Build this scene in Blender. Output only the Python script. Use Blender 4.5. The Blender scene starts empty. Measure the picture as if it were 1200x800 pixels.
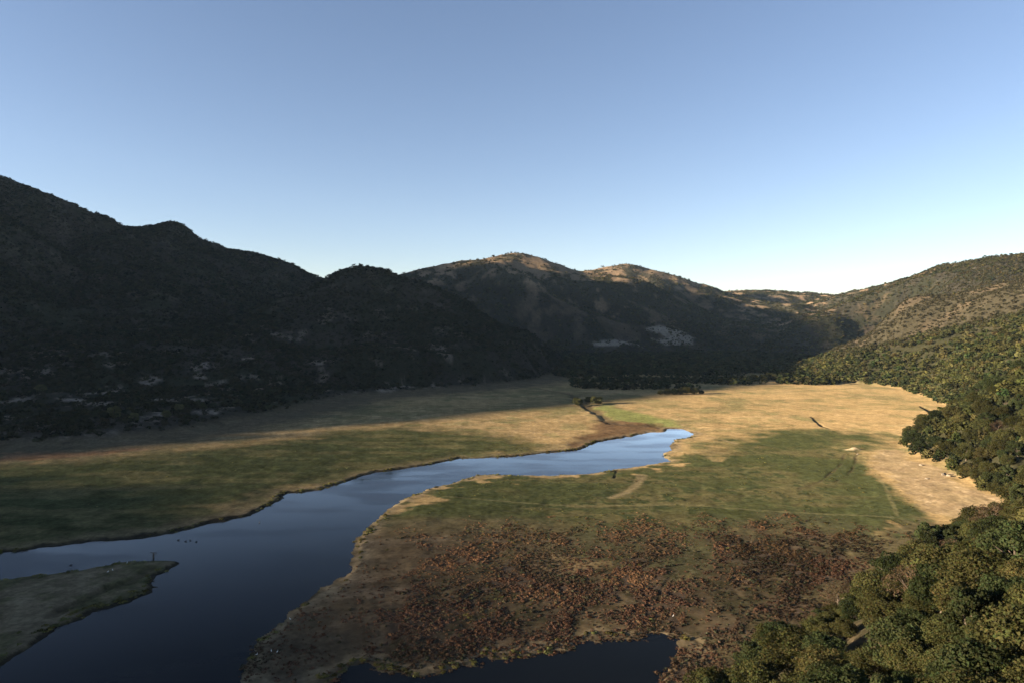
import bpy, math, random
import numpy as np

# ------------------------------------------------------------------ camera, sky, sun, exposure
SC = bpy.context.scene
COL = SC.collection
CAM_Z = 90.0
PITCH = math.atan(20.0 / 800.0)
SUN_EL = math.radians(10.5)
SUN_AZ = math.radians(-90.0 - 15.0)          # compass angle of the sun seen from +Y towards +X

cam_data = bpy.data.cameras.new('camera')
cam_data.lens = 24.0
cam_data.sensor_width = 36.0
cam_data.clip_start = 0.5
cam_data.clip_end = 60000.0
cam = bpy.data.objects.new('camera', cam_data)
COL.objects.link(cam)
cam.location = (0, 0, CAM_Z)
cam.rotation_euler = (math.pi / 2 - PITCH, 0, 0)
SC.camera = cam

world = bpy.data.worlds.new('World')
SC.world = world
world.use_nodes = True
wn = world.node_tree
wn.nodes.clear()
w_out = wn.nodes.new('ShaderNodeOutputWorld')
w_bg = wn.nodes.new('ShaderNodeBackground')
w_sky = wn.nodes.new('ShaderNodeTexSky')
w_sky.sky_type = 'NISHITA'
w_sky.sun_disc = False
w_sky.sun_elevation = SUN_EL
w_sky.sun_rotation = SUN_AZ
w_sky.altitude = 1500
w_sky.air_density = 1.0
w_sky.dust_density = 0.5
w_sky.ozone_density = 1.6
w_bg.inputs['Strength'].default_value = 0.06
w_tint = wn.nodes.new('ShaderNodeVectorMath')
w_tint.operation = 'MULTIPLY'
w_tint.inputs[1].default_value = (1.12, 0.985, 1.01)
wn.links.new(w_sky.outputs[0], w_tint.inputs[0])
wn.links.new(w_tint.outputs[0], w_bg.inputs[0])
wn.links.new(w_bg.outputs[0], w_out.inputs[0])

sun_data = bpy.data.lights.new('sun', 'SUN')
sun_data.energy = 5.0
sun_data.angle = math.radians(1.1)
sun_data.color = (1.0, 0.80, 0.58)
sun = bpy.data.objects.new('sun', sun_data)
COL.objects.link(sun)
S_DIR = np.array([math.sin(SUN_AZ) * math.cos(SUN_EL), math.cos(SUN_AZ) * math.cos(SUN_EL), math.sin(SUN_EL)])
from mathutils import Vector
sun.rotation_euler = Vector(S_DIR).to_track_quat('Z', 'Y').to_euler()

SC.view_settings.view_transform = 'Standard'
SC.view_settings.look = 'None'
SC.view_settings.exposure = 1.9
SC.view_settings.gamma = 1.0
SC.view_settings.use_curve_mapping = False
SC.render.engine = 'CYCLES'
SC.cycles.use_denoising = True
SC.cycles.max_bounces = 5
SC.cycles.diffuse_bounces = 2
SC.cycles.glossy_bounces = 2
SC.cycles.transmission_bounces = 2
SC.cycles.volume_bounces = 0
SC.cycles.transparent_max_bounces = 4

# ------------------------------------------------------------------ helpers: pixel <-> world, noise, polygons
RNG = np.random.default_rng(7)
CT, ST = math.cos(PITCH), math.sin(PITCH)


def raydir(px, py):
    dx = (np.asarray(px, float) - 600) / 800
    dy = (400 - np.asarray(py, float)) / 800
    return dx, dy * ST + CT, dy * CT - ST


def at(px, py, z=1.5):
    dx, dyy, dz = raydir(px, py)
    t = (z - CAM_Z) / dz
    return dx * t, dyy * t


def at_depth(px, py, y):
    dx, dyy, dz = raydir(px, py)
    t = y / dyy
    return dx * t, y + 0 * dx, CAM_Z + dz * t


def project(x, y, z):
    v = z - CAM_Z
    f = y * CT - v * ST
    u = y * ST + v * CT
    f = np.where(f > 0.1, f, 0.1)
    return 600 + 800 * x / f, 400 - 800 * u / f, f


def world_poly(pts, z=1.5):
    return np.array([at(p[0], p[1], z) for p in pts], float)


_T = np.random.default_rng(11).random((512, 512)).astype(np.float32)


def vnoise(x, y):
    xi = np.floor(x).astype(np.int64)
    yi = np.floor(y).astype(np.int64)
    fx = (x - xi).astype(np.float32)
    fy = (y - yi).astype(np.float32)
    fx = fx * fx * fx * (fx * (fx * 6 - 15) + 10)
    fy = fy * fy * fy * (fy * (fy * 6 - 15) + 10)
    a = xi & 511
    b = yi & 511
    a1 = (a + 1) & 511
    b1 = (b + 1) & 511
    return (_T[b, a] * (1 - fx) + _T[b, a1] * fx) * (1 - fy) + (_T[b1, a] * (1 - fx) + _T[b1, a1] * fx) * fy


def fbm(x, y, scale, octaves=4, gain=0.5, seed=0.0):
    """about -1 .. 1"""
    o = np.zeros(np.shape(x), np.float32)
    amp, tot = 1.0, 0.0
    c, s = 0.8, 0.6
    u = np.asarray(x) / scale + seed * 17.31
    v = np.asarray(y) / scale - seed * 9.77
    for _ in range(octaves):
        o += amp * (vnoise(u, v) * 2 - 1)
        tot += amp
        amp *= gain
        u, v = (c * u - s * v) * 2.03 + 5.1, (s * u + c * v) * 2.03 + 1.7
    return o / tot * 1.5


def ridged(x, y, scale, octaves=3, seed=0.0):
    """0 (gully) .. 1 (spur)"""
    o = np.zeros(np.shape(x), np.float32)
    amp, tot = 1.0, 0.0
    u = np.asarray(x) / scale + seed * 13.1
    v = np.asarray(y) / scale + seed * 3.7
    for _ in range(octaves):
        o += amp * np.abs(vnoise(u, v) * 2 - 1)
        tot += amp
        amp *= 0.5
        u, v = (0.8 * u - 0.6 * v) * 2.1 + 3.3, (0.6 * u + 0.8 * v) * 2.1 + 8.1
    return o / tot


def sstep(a, b, x):
    t = np.clip((x - a) / (b - a), 0, 1)
    return t * t * (3 - 2 * t)


def seg_dist(x, y, p, q):
    dx, dy = q[0] - p[0], q[1] - p[1]
    L = dx * dx + dy * dy + 1e-9
    t = np.clip(((x - p[0]) * dx + (y - p[1]) * dy) / L, 0, 1)
    return np.hypot(x - p[0] - t * dx, y - p[1] - t * dy), t


def poly_sdf(P, x, y):
    """positive inside the closed polygon"""
    d = np.full(np.shape(x), 1e9)
    inside = np.zeros(np.shape(x), bool)
    n = len(P)
    for i in range(n):
        p, q = P[i], P[(i + 1) % n]
        di, _ = seg_dist(x, y, p, q)
        d = np.minimum(d, di)
        if p[1] != q[1]:
            c = ((p[1] > y) != (q[1] > y)) & (x < (q[0] - p[0]) * (y - p[1]) / (q[1] - p[1]) + p[0])
            inside ^= c
    return np.where(inside, d, -d)


def line_dist(P, x, y):
    d = np.full(np.shape(x), 1e9)
    for i in range(len(P) - 1):
        d = np.minimum(d, seg_dist(x, y, P[i], P[i + 1])[0])
    return d


# ------------------------------------------------------------------ plan of the valley (traced shapes laid out on the ground)
RIVER = np.vstack([
    world_poly([(-60, 652), (0, 648), (60, 640), (105, 634), (150, 632), (200, 625), (240, 615), (290, 605), (305, 598),
                (320, 592), (338, 578), (372, 574), (400, 566), (440, 553), (500, 545), (540, 537), (600, 535), (640, 530),
                (680, 527), (692, 521), (700, 518), (740, 511), (762, 506), (778, 506), (785, 502), (800, 502), (813, 508), (806, 513),
                (790, 515), (785, 522), (787, 527), (774, 532), (786, 540), (765, 543), (740, 547), (690, 555), (640, 557),
                (560, 556), (530, 566), (500, 573), (470, 586), (445, 602), (428, 620), (413, 638), (410, 652), (413, 668),
                (395, 680), (378, 688), (365, 702), (345, 714), (335, 728), (310, 742), (297, 756), (296, 775), (285, 800),
                (290, 840)], 0.0),
    np.array([(-40.0, 95.0), (-120, 60), (-700, 60), (-700, 250)])])
ISLAND = world_poly([(-420, 742), (-330, 716), (-200, 702), (-80, 690), (0, 681), (60, 672), (100, 667), (140, 659), (175, 657), (205, 656), (209, 660), (196, 668), (186, 674),
                     (181, 682), (186, 687), (165, 699), (120, 714), (70, 735), (38, 756), (0, 782), (-90, 822), (-190, 838), (-320, 812), (-400, 780)], 0.0)
POND = np.vstack([world_poly([(395, 792), (430, 784), (480, 794), (520, 786), (566, 773), (610, 769), (640, 765), (672, 755), (700, 750), (740, 746),
                              (772, 742), (800, 747), (797, 766), (780, 782), (766, 806)], 0.0),
                  np.array([(20.0, 140.0), (-40.0, 100.0), (-60, 130)])])
CREEK = world_poly([(795, 503), (770, 499), (745, 500), (720, 497), (705, 487), (692, 480), (680, 472), (668, 463), (640, 458)], 0.5)
RIGHT_FOOT = np.vstack([
    world_poly([(640, 1010), (720, 890), (800, 822), (838, 788), (870, 755), (935, 738), (1000, 704), (1040, 672), (1080, 645), (1130, 622), (1172, 611),
                (1230, 604), (1300, 590), (1230, 585), (1185, 592), (1130, 568), (1100, 547), (1062, 534), (1050, 522), (1064, 506), (1108, 492),
                (1122, 482), (1092, 470), (1055, 456), (1010, 450), (960, 446), (930, 440), (905, 434), (925, 428), (990, 424), (1030, 421)], 1.5),
    np.array([(1500.0, 3000.0), (4000, 3000), (4000, -2000), (-600, -2000), (-300, -100)])])
LEFT_FOOT = np.vstack([np.array([(-2000.0, 470.0), (-900, 440)]),
                       world_poly([(0, 527), (100, 522), (200, 511), (300, 492), (360, 480), (420, 466), (520, 458), (600, 451), (640, 444), (668, 436), (672, 430)], 1.5),
                       np.array([(150.0, 2300.0), (-400, 4500), (-4000, 4500), (-4000, 470)])])
FAR_FOOT = np.vstack([world_poly([(600, 424), (640, 421), (700, 418), (800, 417), (900, 419), (1000, 419), (1040, 417)], 1.5),
                      np.array([(1000.0, 1740.0), (1600.0, 1500.0), (3000, 1500), (3000, 6000), (-2500, 6000), (-900, 2300)])])


def crest(pts):
    """(px, py, depth) along a skyline -> x, y, h"""
    return [tuple(float(v) for v in at_depth(*p)) for p in pts]


RIDGES = []          # (points (x,y,h), foot distances, seed)


def ridge(pts, widths, sharp=1.0, rough=0.33, foot=True):
    RIDGES.append((pts, widths if hasattr(widths, '__len__') else [widths] * len(pts), sharp, rough, foot))


# high mountain at the left, running down towards the hump
ridge(crest([(-330, 330, 1150), (-180, 250, 1350), (-60, 205, 1500), (0, 209, 1500), (40, 224, 1500), (85, 240, 1510), (120, 254, 1530), (150, 270, 1570), (172, 312, 1480), (205, 360, 1350)]),
      [620, 800, 940, 920, 890, 850, 800, 740, 680, 560], 0.9, 0.14)
ridge(crest([(152, 268, 1570), (178, 265, 1640), (200, 261, 1680), (214, 264, 1700), (238, 283, 1720), (270, 293, 1740), (305, 300, 1760), (340, 311, 1780), (378, 328, 1800), (410, 345, 1800)]),
      [800, 760, 740, 720, 700, 680, 620, 540, 420, 300], 0.4, 0.12)
# dark hump in the middle and its long spur
ridge(crest([(345, 400, 1430), (382, 334, 1330), (400, 319, 1290), (415, 315, 1270), (428, 314, 1260), (445, 316, 1260), (468, 325, 1270), (495, 334, 1300), (520, 345, 1330), (560, 370, 1420), (600, 393, 1520),
             (640, 412, 1620), (680, 424, 1700)]), [400, 400, 390, 385, 380, 375, 360, 340, 320, 270, 230, 150, 80], 0.6)
# far mountains
ridge(crest([(395, 372, 2300), (440, 338, 2400), (468, 322, 2450), (500, 315, 2500), (540, 306, 2560), (560, 305, 2600), (580, 301, 2620), (600, 298, 2640), (612, 297, 2640), (628, 301, 2650), (650, 309, 2680), (672, 317, 2720), (692, 325, 2760)]),
      [500, 600, 640, 680, 740, 760, 770, 780, 780, 760, 720, 680, 640], 0.1, 0.28)
ridge(crest([(672, 320, 3050), (690, 317, 3080), (715, 313, 3100), (732, 310, 3100), (745, 311, 3100), (765, 317, 3080), (790, 323, 3060), (820, 333, 3050), (850, 343, 3080), (880, 352, 3100)]),
      [900, 950, 1000, 1020, 1020, 1000, 980, 950, 900, 800], 0.1, 0.28)
ridge(crest([(820, 345, 3500), (870, 341, 3500), (900, 341, 3450), (950, 344, 3350), (985, 347, 3250), (1005, 345, 3100), (1020, 340, 2950), (1045, 333, 2750), (1060, 328, 2600), (1085, 321, 2400), (1100, 314, 2300),
             (1107, 310, 2260), (1120, 310, 2200), (1140, 306, 2100), (1160, 303, 2000), (1200, 300, 1850), (1280, 290, 1650), (1420, 280, 1400)]),
      [1000, 1050, 1050, 1050, 1000, 940, 880, 760, 660, 600, 570, 560, 570, 600, 640, 700, 700, 700], 0.3, 0.22)
ridge(crest([(1200, 340, 1250), (1160, 355, 1380), (1120, 370, 1520), (1085, 383, 1650), (1050, 400, 1800), (1020, 412, 1900)]),
      [500, 480, 440, 380, 280, 160], 0.3, 0.4)
ridge(crest([(1420, 320, 900), (1300, 325, 1050), (1200, 340, 1250)]), [480, 480, 500], 0.3, 0.4)
# unseen hills towards the sun, added and shaped to throw the valley's evening shadow
ridge([(-2500.0, 700.0, 420.0), (-2500, 1021, 740), (-2500, 1314, 800), (-2500, 1662, 800), (-2500, 1843, 735), (-2500, 2136, 845), (-2500, 2600, 820), (-2700, 3300, 600)], [700, 1000, 1100, 1100, 1100, 1100, 1100, 1000], 0.2, 0.1, False)
ridge([(-1500.0, -900.0, 220.0), (-1080, -300, 170), (-1000, 0, 166), (-1000, 70, 153), (-1000, 150, 136), (-1000, 192, 120), (-1000, 228, 104), (-1000, 270, 100), (-1000, 300, 130), (-1000, 385, 180), (-1000, 503, 228),
       (-1000, 600, 256), (-1000, 725, 285), (-1000, 860, 318), (-1000, 987, 345), (-1080, 1200, 390), (-1230, 1480, 412)],
      [800, 600, 480, 400, 320, 300, 280, 280, 290, 320, 380, 400, 420, 450, 480, 600, 900], 0.0, 0.1, False)


def height(x, y, fine=True):
    x = np.asarray(x, float)
    y = np.asarray(y, float)
    r = np.hypot(x, y)
    # --- hills
    wx = x + 60 * fbm(x, y, 420, 3, seed=1)
    wy = y + 60 * fbm(x, y, 420, 3, seed=2)
    gul = ridged(wx, wy, 230, 4, seed=3)
    gul2 = ridged(x, y, 85, 3, seed=8)
    s_r = poly_sdf(RIGHT_FOOT, x, y)
    s_l = poly_sdf(LEFT_FOOT, x, y)
    s_f = poly_sdf(FAR_FOOT, x, y)
    jl = 12 * fbm(x, y, 50, 3, seed=16)
    lim_l = sstep(-5, 70, s_l + jl)
    lim_f = sstep(-5, 220, np.maximum(np.maximum(s_l, s_f), s_r) + jl)
    hz = np.zeros_like(x)
    for ri, (pts, wid, sharp, rough, foot) in enumerate(RIDGES):
        wm = max(wid)
        P = np.array(pts)
        sel = (x > P[:, 0].min() - wm) & (x < P[:, 0].max() + wm) & (y > P[:, 1].min() - wm) & (y < P[:, 1].max() + wm)
        if not sel.any():
            continue
        X, Y = wx[sel], wy[sel]
        x_, y_ = x[sel], y[sel]
        SW, SH, SV, SA = np.zeros_like(X), np.zeros_like(X), np.zeros_like(X), np.zeros_like(X)
        D = np.full_like(X, 1e9)
        run = 0.0
        for i in range(len(pts) - 1):
            p, q = pts[i], pts[i + 1]
            L = math.hypot(q[0] - p[0], q[1] - p[1])
            d, t = seg_dist(x_, y_, p, q)
            k = (100.0 / (d + 12.0)) ** 6 * min(L, 200.0)
            SW += k
            SH += k * (p[2] + (q[2] - p[2]) * t)
            SV += k * (wid[i] + (wid[i + 1] - wid[i]) * t)
            SA += k * (run + t * L)
            D = np.minimum(D, d)
            run += L
        Hh, A = SH / SW, SA / SW
        U = np.clip(np.sqrt((D / (SV / SW)) ** 2 + 0.0004) - 0.02, 0, 1)
        n = fbm(A + 0.5 * (X - x_), D * 0.55 + 0.5 * (Y - y_), 0.22 * wm + 40, 3, 0.55, seed=60 + ri)
        U2 = U - rough * 0.75 * 4 * U * (1 - U) * n * sstep(0.0, 0.15, U)
        U2 = np.clip(U2, 0, 1)
        best = Hh * (1 - U2) * (1 + sharp * U2 * U2)
        if foot:
            best = best * (lim_l if ri <= 2 else lim_f)[sel]
        k = 14.0
        o = hz[sel]
        hz[sel] = np.maximum(o, best) + np.where(np.minimum(o, best) > 0.5, k * 0.25 * np.clip(1 - np.abs(o - best) / k, 0, 1) ** 2, 0)
    sp = np.clip(s_r + 3 * fbm(x, y, 28, 3, seed=4), 0, None)
    se = sp * sp / (sp + 16.0)
    f_r = np.where(sp > 0, 125 * (1 - np.exp(-se / 150)) + 0.1 * se, 0)
    f_r = f_r * (1 + 0.30 * (gul - 0.45) * sstep(40, 200, sp)) + sstep(8, 60, sp) * 2.2 * fbm(x, y, 34, 3, seed=5)
    far_cap = sstep(1500, 900, y)
    f_r = f_r * (0.30 + 0.70 * far_cap)
    f_l = np.where(s_l > 0, 14 * (1 - np.exp(-np.clip(s_l, 0, None) / 70)) * (0.6 + 0.8 * gul2), 0)
    hills = np.maximum(np.maximum(hz, f_r), f_l)
    hills = hills + sstep(3, 30, hz) * (2.2 * fbm(x, y, 45, 4, seed=6) + 5.0 * (gul2 - 0.45) * sstep(10, 80, hz))
    hills = np.clip(hills, 0, None)
    # --- valley floor with the river cut into it
    jit = 1.6 * fbm(x, y, 14, 3, seed=9) + 1.1 * fbm(x, y, 4.0, 2, seed=10)
    near = sstep(900, 600, r)
    s_riv = poly_sdf(RIVER, x, y)
    s_isl = poly_sdf(ISLAND, x, y)
    s_pond = poly_sdf(POND, x, y)
    wat = np.maximum(np.minimum(s_riv, -s_isl), s_pond) + jit * np.where(s_pond > -12, 1.5, 0.8)
    land = -wat
    steep = np.where(s_isl > -6, 2.4, 3.2)
    bank = -1.3 + 1.3 * sstep(-7, 0, land) + 0.75 * sstep(0, steep, land) + 0.8 * sstep(2, 26, land) + 0.8 * sstep(25, 130, land)
    low = sstep(-40, -6, s_pond)
    bank = bank - 0.62 * low * sstep(0, 4, land) * np.exp(-np.clip(land, 0, None) / 40)
    floor = bank + near * sstep(2, 20, land) * (0.35 * fbm(x, y, 40, 3, seed=12) + 0.16 * fbm(x, y, 6, 3, seed=13))
    cd = line_dist(CREEK, x, y) + 5.0 * fbm(x, y, 26, 3, seed=15)
    floor = floor - 1.3 * (1 - sstep(2.0, 10.0, cd)) * sstep(0, 12, land)
    for G, wd, dp in GULLIES:
        gd = line_dist(G, x, y) + 0.7 * fbm(x, y, 9, 2, seed=21)
        floor = floor - dp * (1 - sstep(wd * 0.25, wd, gd)) * sstep(0, 8, land)
    mnd = np.hypot((x - MOUND[0]) / 5.5, (y - MOUND[1]) / 2.2)
    floor = floor + 1.9 * np.exp(-mnd ** 2 * 1.6)
    floor = np.where((wat < 0), np.maximum(floor, 0.06 + 0.0 * floor), floor)
    z = np.where(land > 0, floor + hills * sstep(0, 30, land), np.minimum(floor, -0.12))
    return z, land, hills, dict(s_r=s_r, s_l=s_l, hz=hz, f_r=f_r, cd=cd, gul=gul, gul2=gul2, s_pond=s_pond, s_isl=s_isl)


GULLIES = [
    (world_poly([(952, 489), (956, 494), (963, 500), (974, 504)]), 1.6, 1.0),
    (world_poly([(990, 533), (985, 545), (972, 557), (960, 566), (935, 574)]), 0.9, 0.2),
    (world_poly([(1004, 530), (1003, 541), (998, 552), (990, 560), (978, 566)]), 0.9, 0.2),
    (world_poly([(1080, 477), (1088, 481), (1094, 487)]), 3.0, 1.6),
    (world_poly([(772, 702), (776, 688), (786, 676), (795, 668)]), 0.6, 0.12),
    (world_poly([(560, 726), (556, 714), (553, 704), (570, 690), (590, 684)]), 0.5, 0.12),
    (world_poly([(600, 735), (606, 715), (630, 690), (650, 680)]), 0.5, 0.12),
    (world_poly([(720, 560), (724, 546), (740, 540)]), 1.0, 0.3),
    (world_poly([(60, 720), (95, 704), (128, 688), (150, 682), (168, 672), (176, 664)], .8), 2.6, 1.2),
]
MOUND = at(1000, 528)

def hit(px, py, lo=60.0, hi=4200.0):
    """the point of the ground that lies along a line of sight"""
    yy = lo * (hi / lo) ** np.linspace(0, 1, 1600)
    hx_, hy_, hz2 = at_depth(px, py, yy)
    g = height(hx_, hy_)[0]
    i = int(np.argmax(g >= hz2))
    return float(hx_[i]), float(hy_[i]), float(g[i])


def hit_poly(pts):
    return np.array([hit(*p)[:2] for p in pts])


# ------------------------------------------------------------------ terrain mesh: a fan of rings round the camera's foot
_az = np.concatenate([np.linspace(-180, -60, 40, endpoint=False), np.linspace(-60, -41, 60, endpoint=False),
                      np.linspace(-41, 41, 860, endpoint=False), np.linspace(41, 60, 60, endpoint=False), np.linspace(60, 180, 40, endpoint=False)])
_az = np.radians(_az)
rr = [3.0]
while rr[-1] < 9000:
    r0 = rr[-1]
    if r0 < 3700:
        dr = min(max(r0 * r0 / 72000 * 0.75, 0.75), 6.5)
        if r0 < 80:
            dr = 2.5
    else:
        dr = 25 + (r0 - 3700) * 0.1
    rr.append(r0 + dr)
rr = np.array(rr)
NA, NR = len(_az), len(rr)
GX = (rr[:, None] * np.sin(_az)[None, :]).ravel()
GY = (rr[:, None] * np.cos(_az)[None, :]).ravel()
print('terrain', NA, NR, NA * NR)

# ---- ground cover plan
GREEN = world_poly([(440, 606), (470, 588), (530, 567), (560, 557), (640, 558), (740, 549), (800, 540), (815, 524), (850, 510), (890, 500), (940, 502),
                    (985, 505), (1030, 509), (1056, 516), (1054, 527), (1030, 525), (1008, 536), (1035, 563), (1062, 584), (1095, 608), (1080, 640), (1000, 650), (930, 620), (900, 660),
                    (840, 700), (760, 720), (700, 690), (640, 660), (560, 690), (480, 680), (420, 670), (420, 640)])
MARSH = world_poly([(400, 770), (440, 735), (490, 690), (540, 670), (560, 640), (600, 640), (640, 650), (690, 640), (735, 640), (770, 655), (800, 668), (830, 660),
                    (860, 640), (905, 625), (940, 618), (985, 632), (1030, 640), (1060, 650), (1040, 690), (960, 720), (860, 760), (800, 790), (760, 742), (640, 760),
                    (560, 770), (470, 795), (380, 830)])
SAND = world_poly([(1014, 536), (1030, 528), (1052, 528), (1062, 536), (1100, 549), (1130, 570), (1190, 594), (1300, 575), (1300, 600), (1190, 606),
                   (1160, 612), (1120, 612), (1092, 603), (1066, 582), (1042, 562), (1024, 548)])
LAWN_LEFT = world_poly([(-200, 550), (0, 543), (100, 537), (200, 529), (300, 517), (400, 504), (480, 498), (560, 505), (620, 512), (650, 520), (640, 530), (540, 540), (440, 556), (340, 582), (200, 628), (0, 652), (-200, 670)])
BROWN_SHORE = world_poly([(1030, 612), (1075, 606), (1110, 616), (1135, 626), (1085, 660), (1040, 690), (1020, 650)])
RED_MUD = world_poly([(0, 532), (60, 530), (110, 529), (165, 526), (170, 528), (100, 536), (50, 540), (0, 541)])
CREEK_GREEN = world_poly([(690, 478), (705, 474), (740, 482), (790, 492), (800, 500), (770, 499), (720, 494)])
CREEK_MUD = world_poly([(700, 492), (730, 492), (770, 496), (790, 502), (770, 506), (740, 512), (700, 519), (690, 522), (680, 527), (660, 523), (672, 512), (690, 506)])
RIGHT_BANK = np.vstack([RIVER[21:57], world_poly([(900, 900), (1150, 700), (1150, 480), (830, 500)], 0.0)])
TRACKS = [world_poly([(520, 581), (600, 588), (680, 593), (740, 592), (800, 591), (860, 597), (930, 602), (990, 605), (1045, 608)]),
          world_poly([(1026, 556), (1038, 573), (1045, 590), (1052, 606)])]
TRACK2 = [world_poly([(520, 584), (600, 591), (680, 596), (740, 595), (800, 594)]),
          world_poly([(950, 620), (935, 612), (928, 600), (920, 585), (912, 578)])]
SANDY_TRAILS = [world_poly([(716, 583), (735, 576), (748, 566), (752, 556)]), world_poly([(826, 512), (845, 514), (862, 519)])]
FAR_FIELDS = [hit_poly([(693, 407), (700, 400), (716, 397), (738, 400), (752, 407)]), hit_poly([(758, 387), (772, 381), (800, 388), (815, 396), (812, 405), (780, 405), (764, 398), (782, 396)])]


def mixc(a, b, m):
    b = np.asarray(b)
    return a * (1 - m[:, None]) + (b if b.ndim == 2 else b[None, :]) * m[:, None]


def ground(x, y, z, land, hills, info):
    n1 = fbm(x, y, 60, 4, seed=31)
    n2 = fbm(x, y, 15, 4, seed=32)
    n3 = fbm(x, y, 4.5, 3, seed=33)
    nst = fbm(x * 0.35, y * 1.6, 22, 4, seed=34)
    r = np.hypot(x, y)
    far = sstep(250, 700, r)
    c = np.zeros((len(x), 3))
    c[:] = (0.235, 0.170, 0.082)                                                 # dry golden pasture
    c = mixc(c, (0.150, 0.118, 0.058), sstep(-0.1, 0.8, n1 + 0.5 * n2))
    c = mixc(c, (0.285, 0.21, 0.11), sstep(0.1, 0.9, nst + 0.3 * n3) * 0.7)
    c = mixc(c, (0.125, 0.118, 0.052), sstep(0.25, 0.8, n2 + 0.4 * nst + .3 * n1) * 0.55)
    brush = sstep(0.0, 0.55, fbm(x, y, 26, 5, 0.62, seed=48) + 0.3 * n1)
    c = mixc(c, (0.115, 0.105, 0.048), brush * 0.55 * sstep(1100, 700, y))
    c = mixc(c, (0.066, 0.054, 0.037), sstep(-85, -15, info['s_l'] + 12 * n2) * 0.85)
    # lawns
    g = poly_sdf(GREEN, x, y) + (16 * n2 + 10 * nst) * sstep(440, 500, np.where(x > 170, y + 200 * (y > 470), 600)) + 3 * n2 + 3 * n3
    gw = sstep(430, 480, y)
    gm = sstep(-3 - 16 * gw, 6 + 26 * gw, g)
    gc = mixc(np.tile(np.array([0.044, 0.050, 0.021]), (len(x), 1)), (0.072, 0.066, 0.031), sstep(-0.1, 0.8, n1 + 0.7 * nst))
    gc = mixc(gc, (0.030, 0.036, 0.016), sstep(0.15, 0.7, n3 + 0.5 * n2))
    c = c * (1 - gm[:, None]) + gc * gm[:, None]
    lm = sstep(-12, 30, poly_sdf(LAWN_LEFT, x, y) + 14 * nst + 10 * n2)
    lc = mixc(np.tile(np.array([0.045, 0.051, 0.022]), (len(x), 1)), (0.082, 0.076, 0.034), sstep(-0.1, 0.8, nst + 0.5 * n2))
    c = c * (1 - lm[:, None]) + lc * lm[:, None]
    rm = sstep(-2, 6, poly_sdf(RED_MUD, x, y) + 5 * n2 + 3 * n3)
    c = mixc(c, (0.17, 0.085, 0.045), rm * 0.5)
    cg = sstep(-4, 10, poly_sdf(CREEK_GREEN, x, y) + 5 * n2)
    c = mixc(c, (0.13, 0.14, 0.05), cg)
    cm = sstep(-4, 8, poly_sdf(CREEK_MUD, x, y) + 6 * n2)
    c = mixc(c, (0.10, 0.065, 0.035), cm)
    # brown marsh and the greyer ground around it
    sm = poly_sdf(MARSH, x, y)
    gr = sstep(-75, -25, sm + 18 * n1 + 8 * n2) * sstep(60, -10, x) * sstep(330, 270, y)
    c = mixc(c, mixc(np.tile(np.array([0.072, 0.055, 0.035]), (len(x), 1)), (0.105, 0.082, 0.055), sstep(0.1, 0.7, nst)), gr * 0.9)
    gr2 = sstep(-40, -8, sm + 12 * n2) * sstep(10, 60, x)
    c = mixc(c, (0.048, 0.046, 0.025), gr2 * 0.85)
    st = fbm((0.53 * x + 0.85 * y) * 0.4, (0.85 * x - 0.53 * y), 9, 4, 0.6, seed=71)
    mm = sstep(-14, 14, sm + 22 * n2 + 14 * n1) 
    mc = mixc(np.tile(np.array([0.050, 0.036, 0.025]), (len(x), 1)), (0.075, 0.050, 0.031), sstep(-0.1, 0.7, n2 + 0.4 * n3))
    mc = mixc(mc, (0.040, 0.031, 0.023), sstep(0.3, 0.8, n3 + 0.3 * fbm(x, y, 9, 2, seed=37)))
    mc = mixc(mc, mixc(np.tile(np.array([0.040, 0.037, 0.020]), (len(x), 1)), (0.050, 0.040, 0.024), sstep(-0.1, 0.5, n3 + 0.6 * n2)), (1 - sstep(-0.35, 0.2, st + 0.9 * sstep(205, 175, y))) * 0.9)
    c = c * (1 - mm[:, None]) + mc * mm[:, None]
    bs = sstep(-3, 8, poly_sdf(BROWN_SHORE, x, y) + 6 * n2)
    c = mixc(c, mixc(np.tile(np.array([0.065, 0.056, 0.031]), (len(x), 1)), (0.045, 0.049, 0.023), sstep(-0.1, 0.5, n2 + .5 * n3)), bs * 0.9)
    # sand spit
    ss = sstep(-3, 5, poly_sdf(SAND, x, y) + 5 * n2 + 2 * n3)
    sc = mixc(np.tile(np.array([0.200, 0.152, 0.085]), (len(x), 1)), (0.165, 0.122, 0.070), sstep(0.0, 0.8, n2 + n3 * 0.6))
    sc = mixc(sc, (0.235, 0.185, 0.11), sstep(0.35, 0.8, n3) * 0.6)
    c = c * (1 - ss[:, None]) + sc * ss[:, None]
    # wheel tracks and trails
    for T in TRACKS:
        c = mixc(c, (0.14, 0.125, 0.065), (1 - sstep(0.5, 1.4, line_dist(T, x, y) + 0.5 * n3)) * 0.38)
    for T in TRACK2:
        c = mixc(c, (0.035, 0.042, 0.02), (1 - sstep(0.6, 1.8, line_dist(T, x, y) + 0.5 * n3)) * 0.7)
    for T in SANDY_TRAILS:
        c = mixc(c, (0.20, 0.155, 0.09), (1 - sstep(1.2, 4.0, line_dist(T, x, y) + 1.5 * n2)) * 0.5)
    mnd = np.hypot((x - MOUND[0]) / 5.5, (y - MOUND[1]) / 2.2)
    c = mixc(c, (0.34, 0.27, 0.17), sstep(1.5, 0.7, mnd + 0.3 * n3))
    c = mixc(c, (0.06, 0.045, 0.028), (1 - sstep(2.0, 9.0, info['cd'] + 2.5 * n2)) * 0.7)
    # banks: dark rim where the water has cut, pale drawdown mud above
    jb = n2 + 0.6 * n3
    c = mixc(c, (0.16, 0.125, 0.075), (sstep(11, 3, land + 4 * jb)) * 0.55 * (info['s_pond'] < -30))
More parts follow.
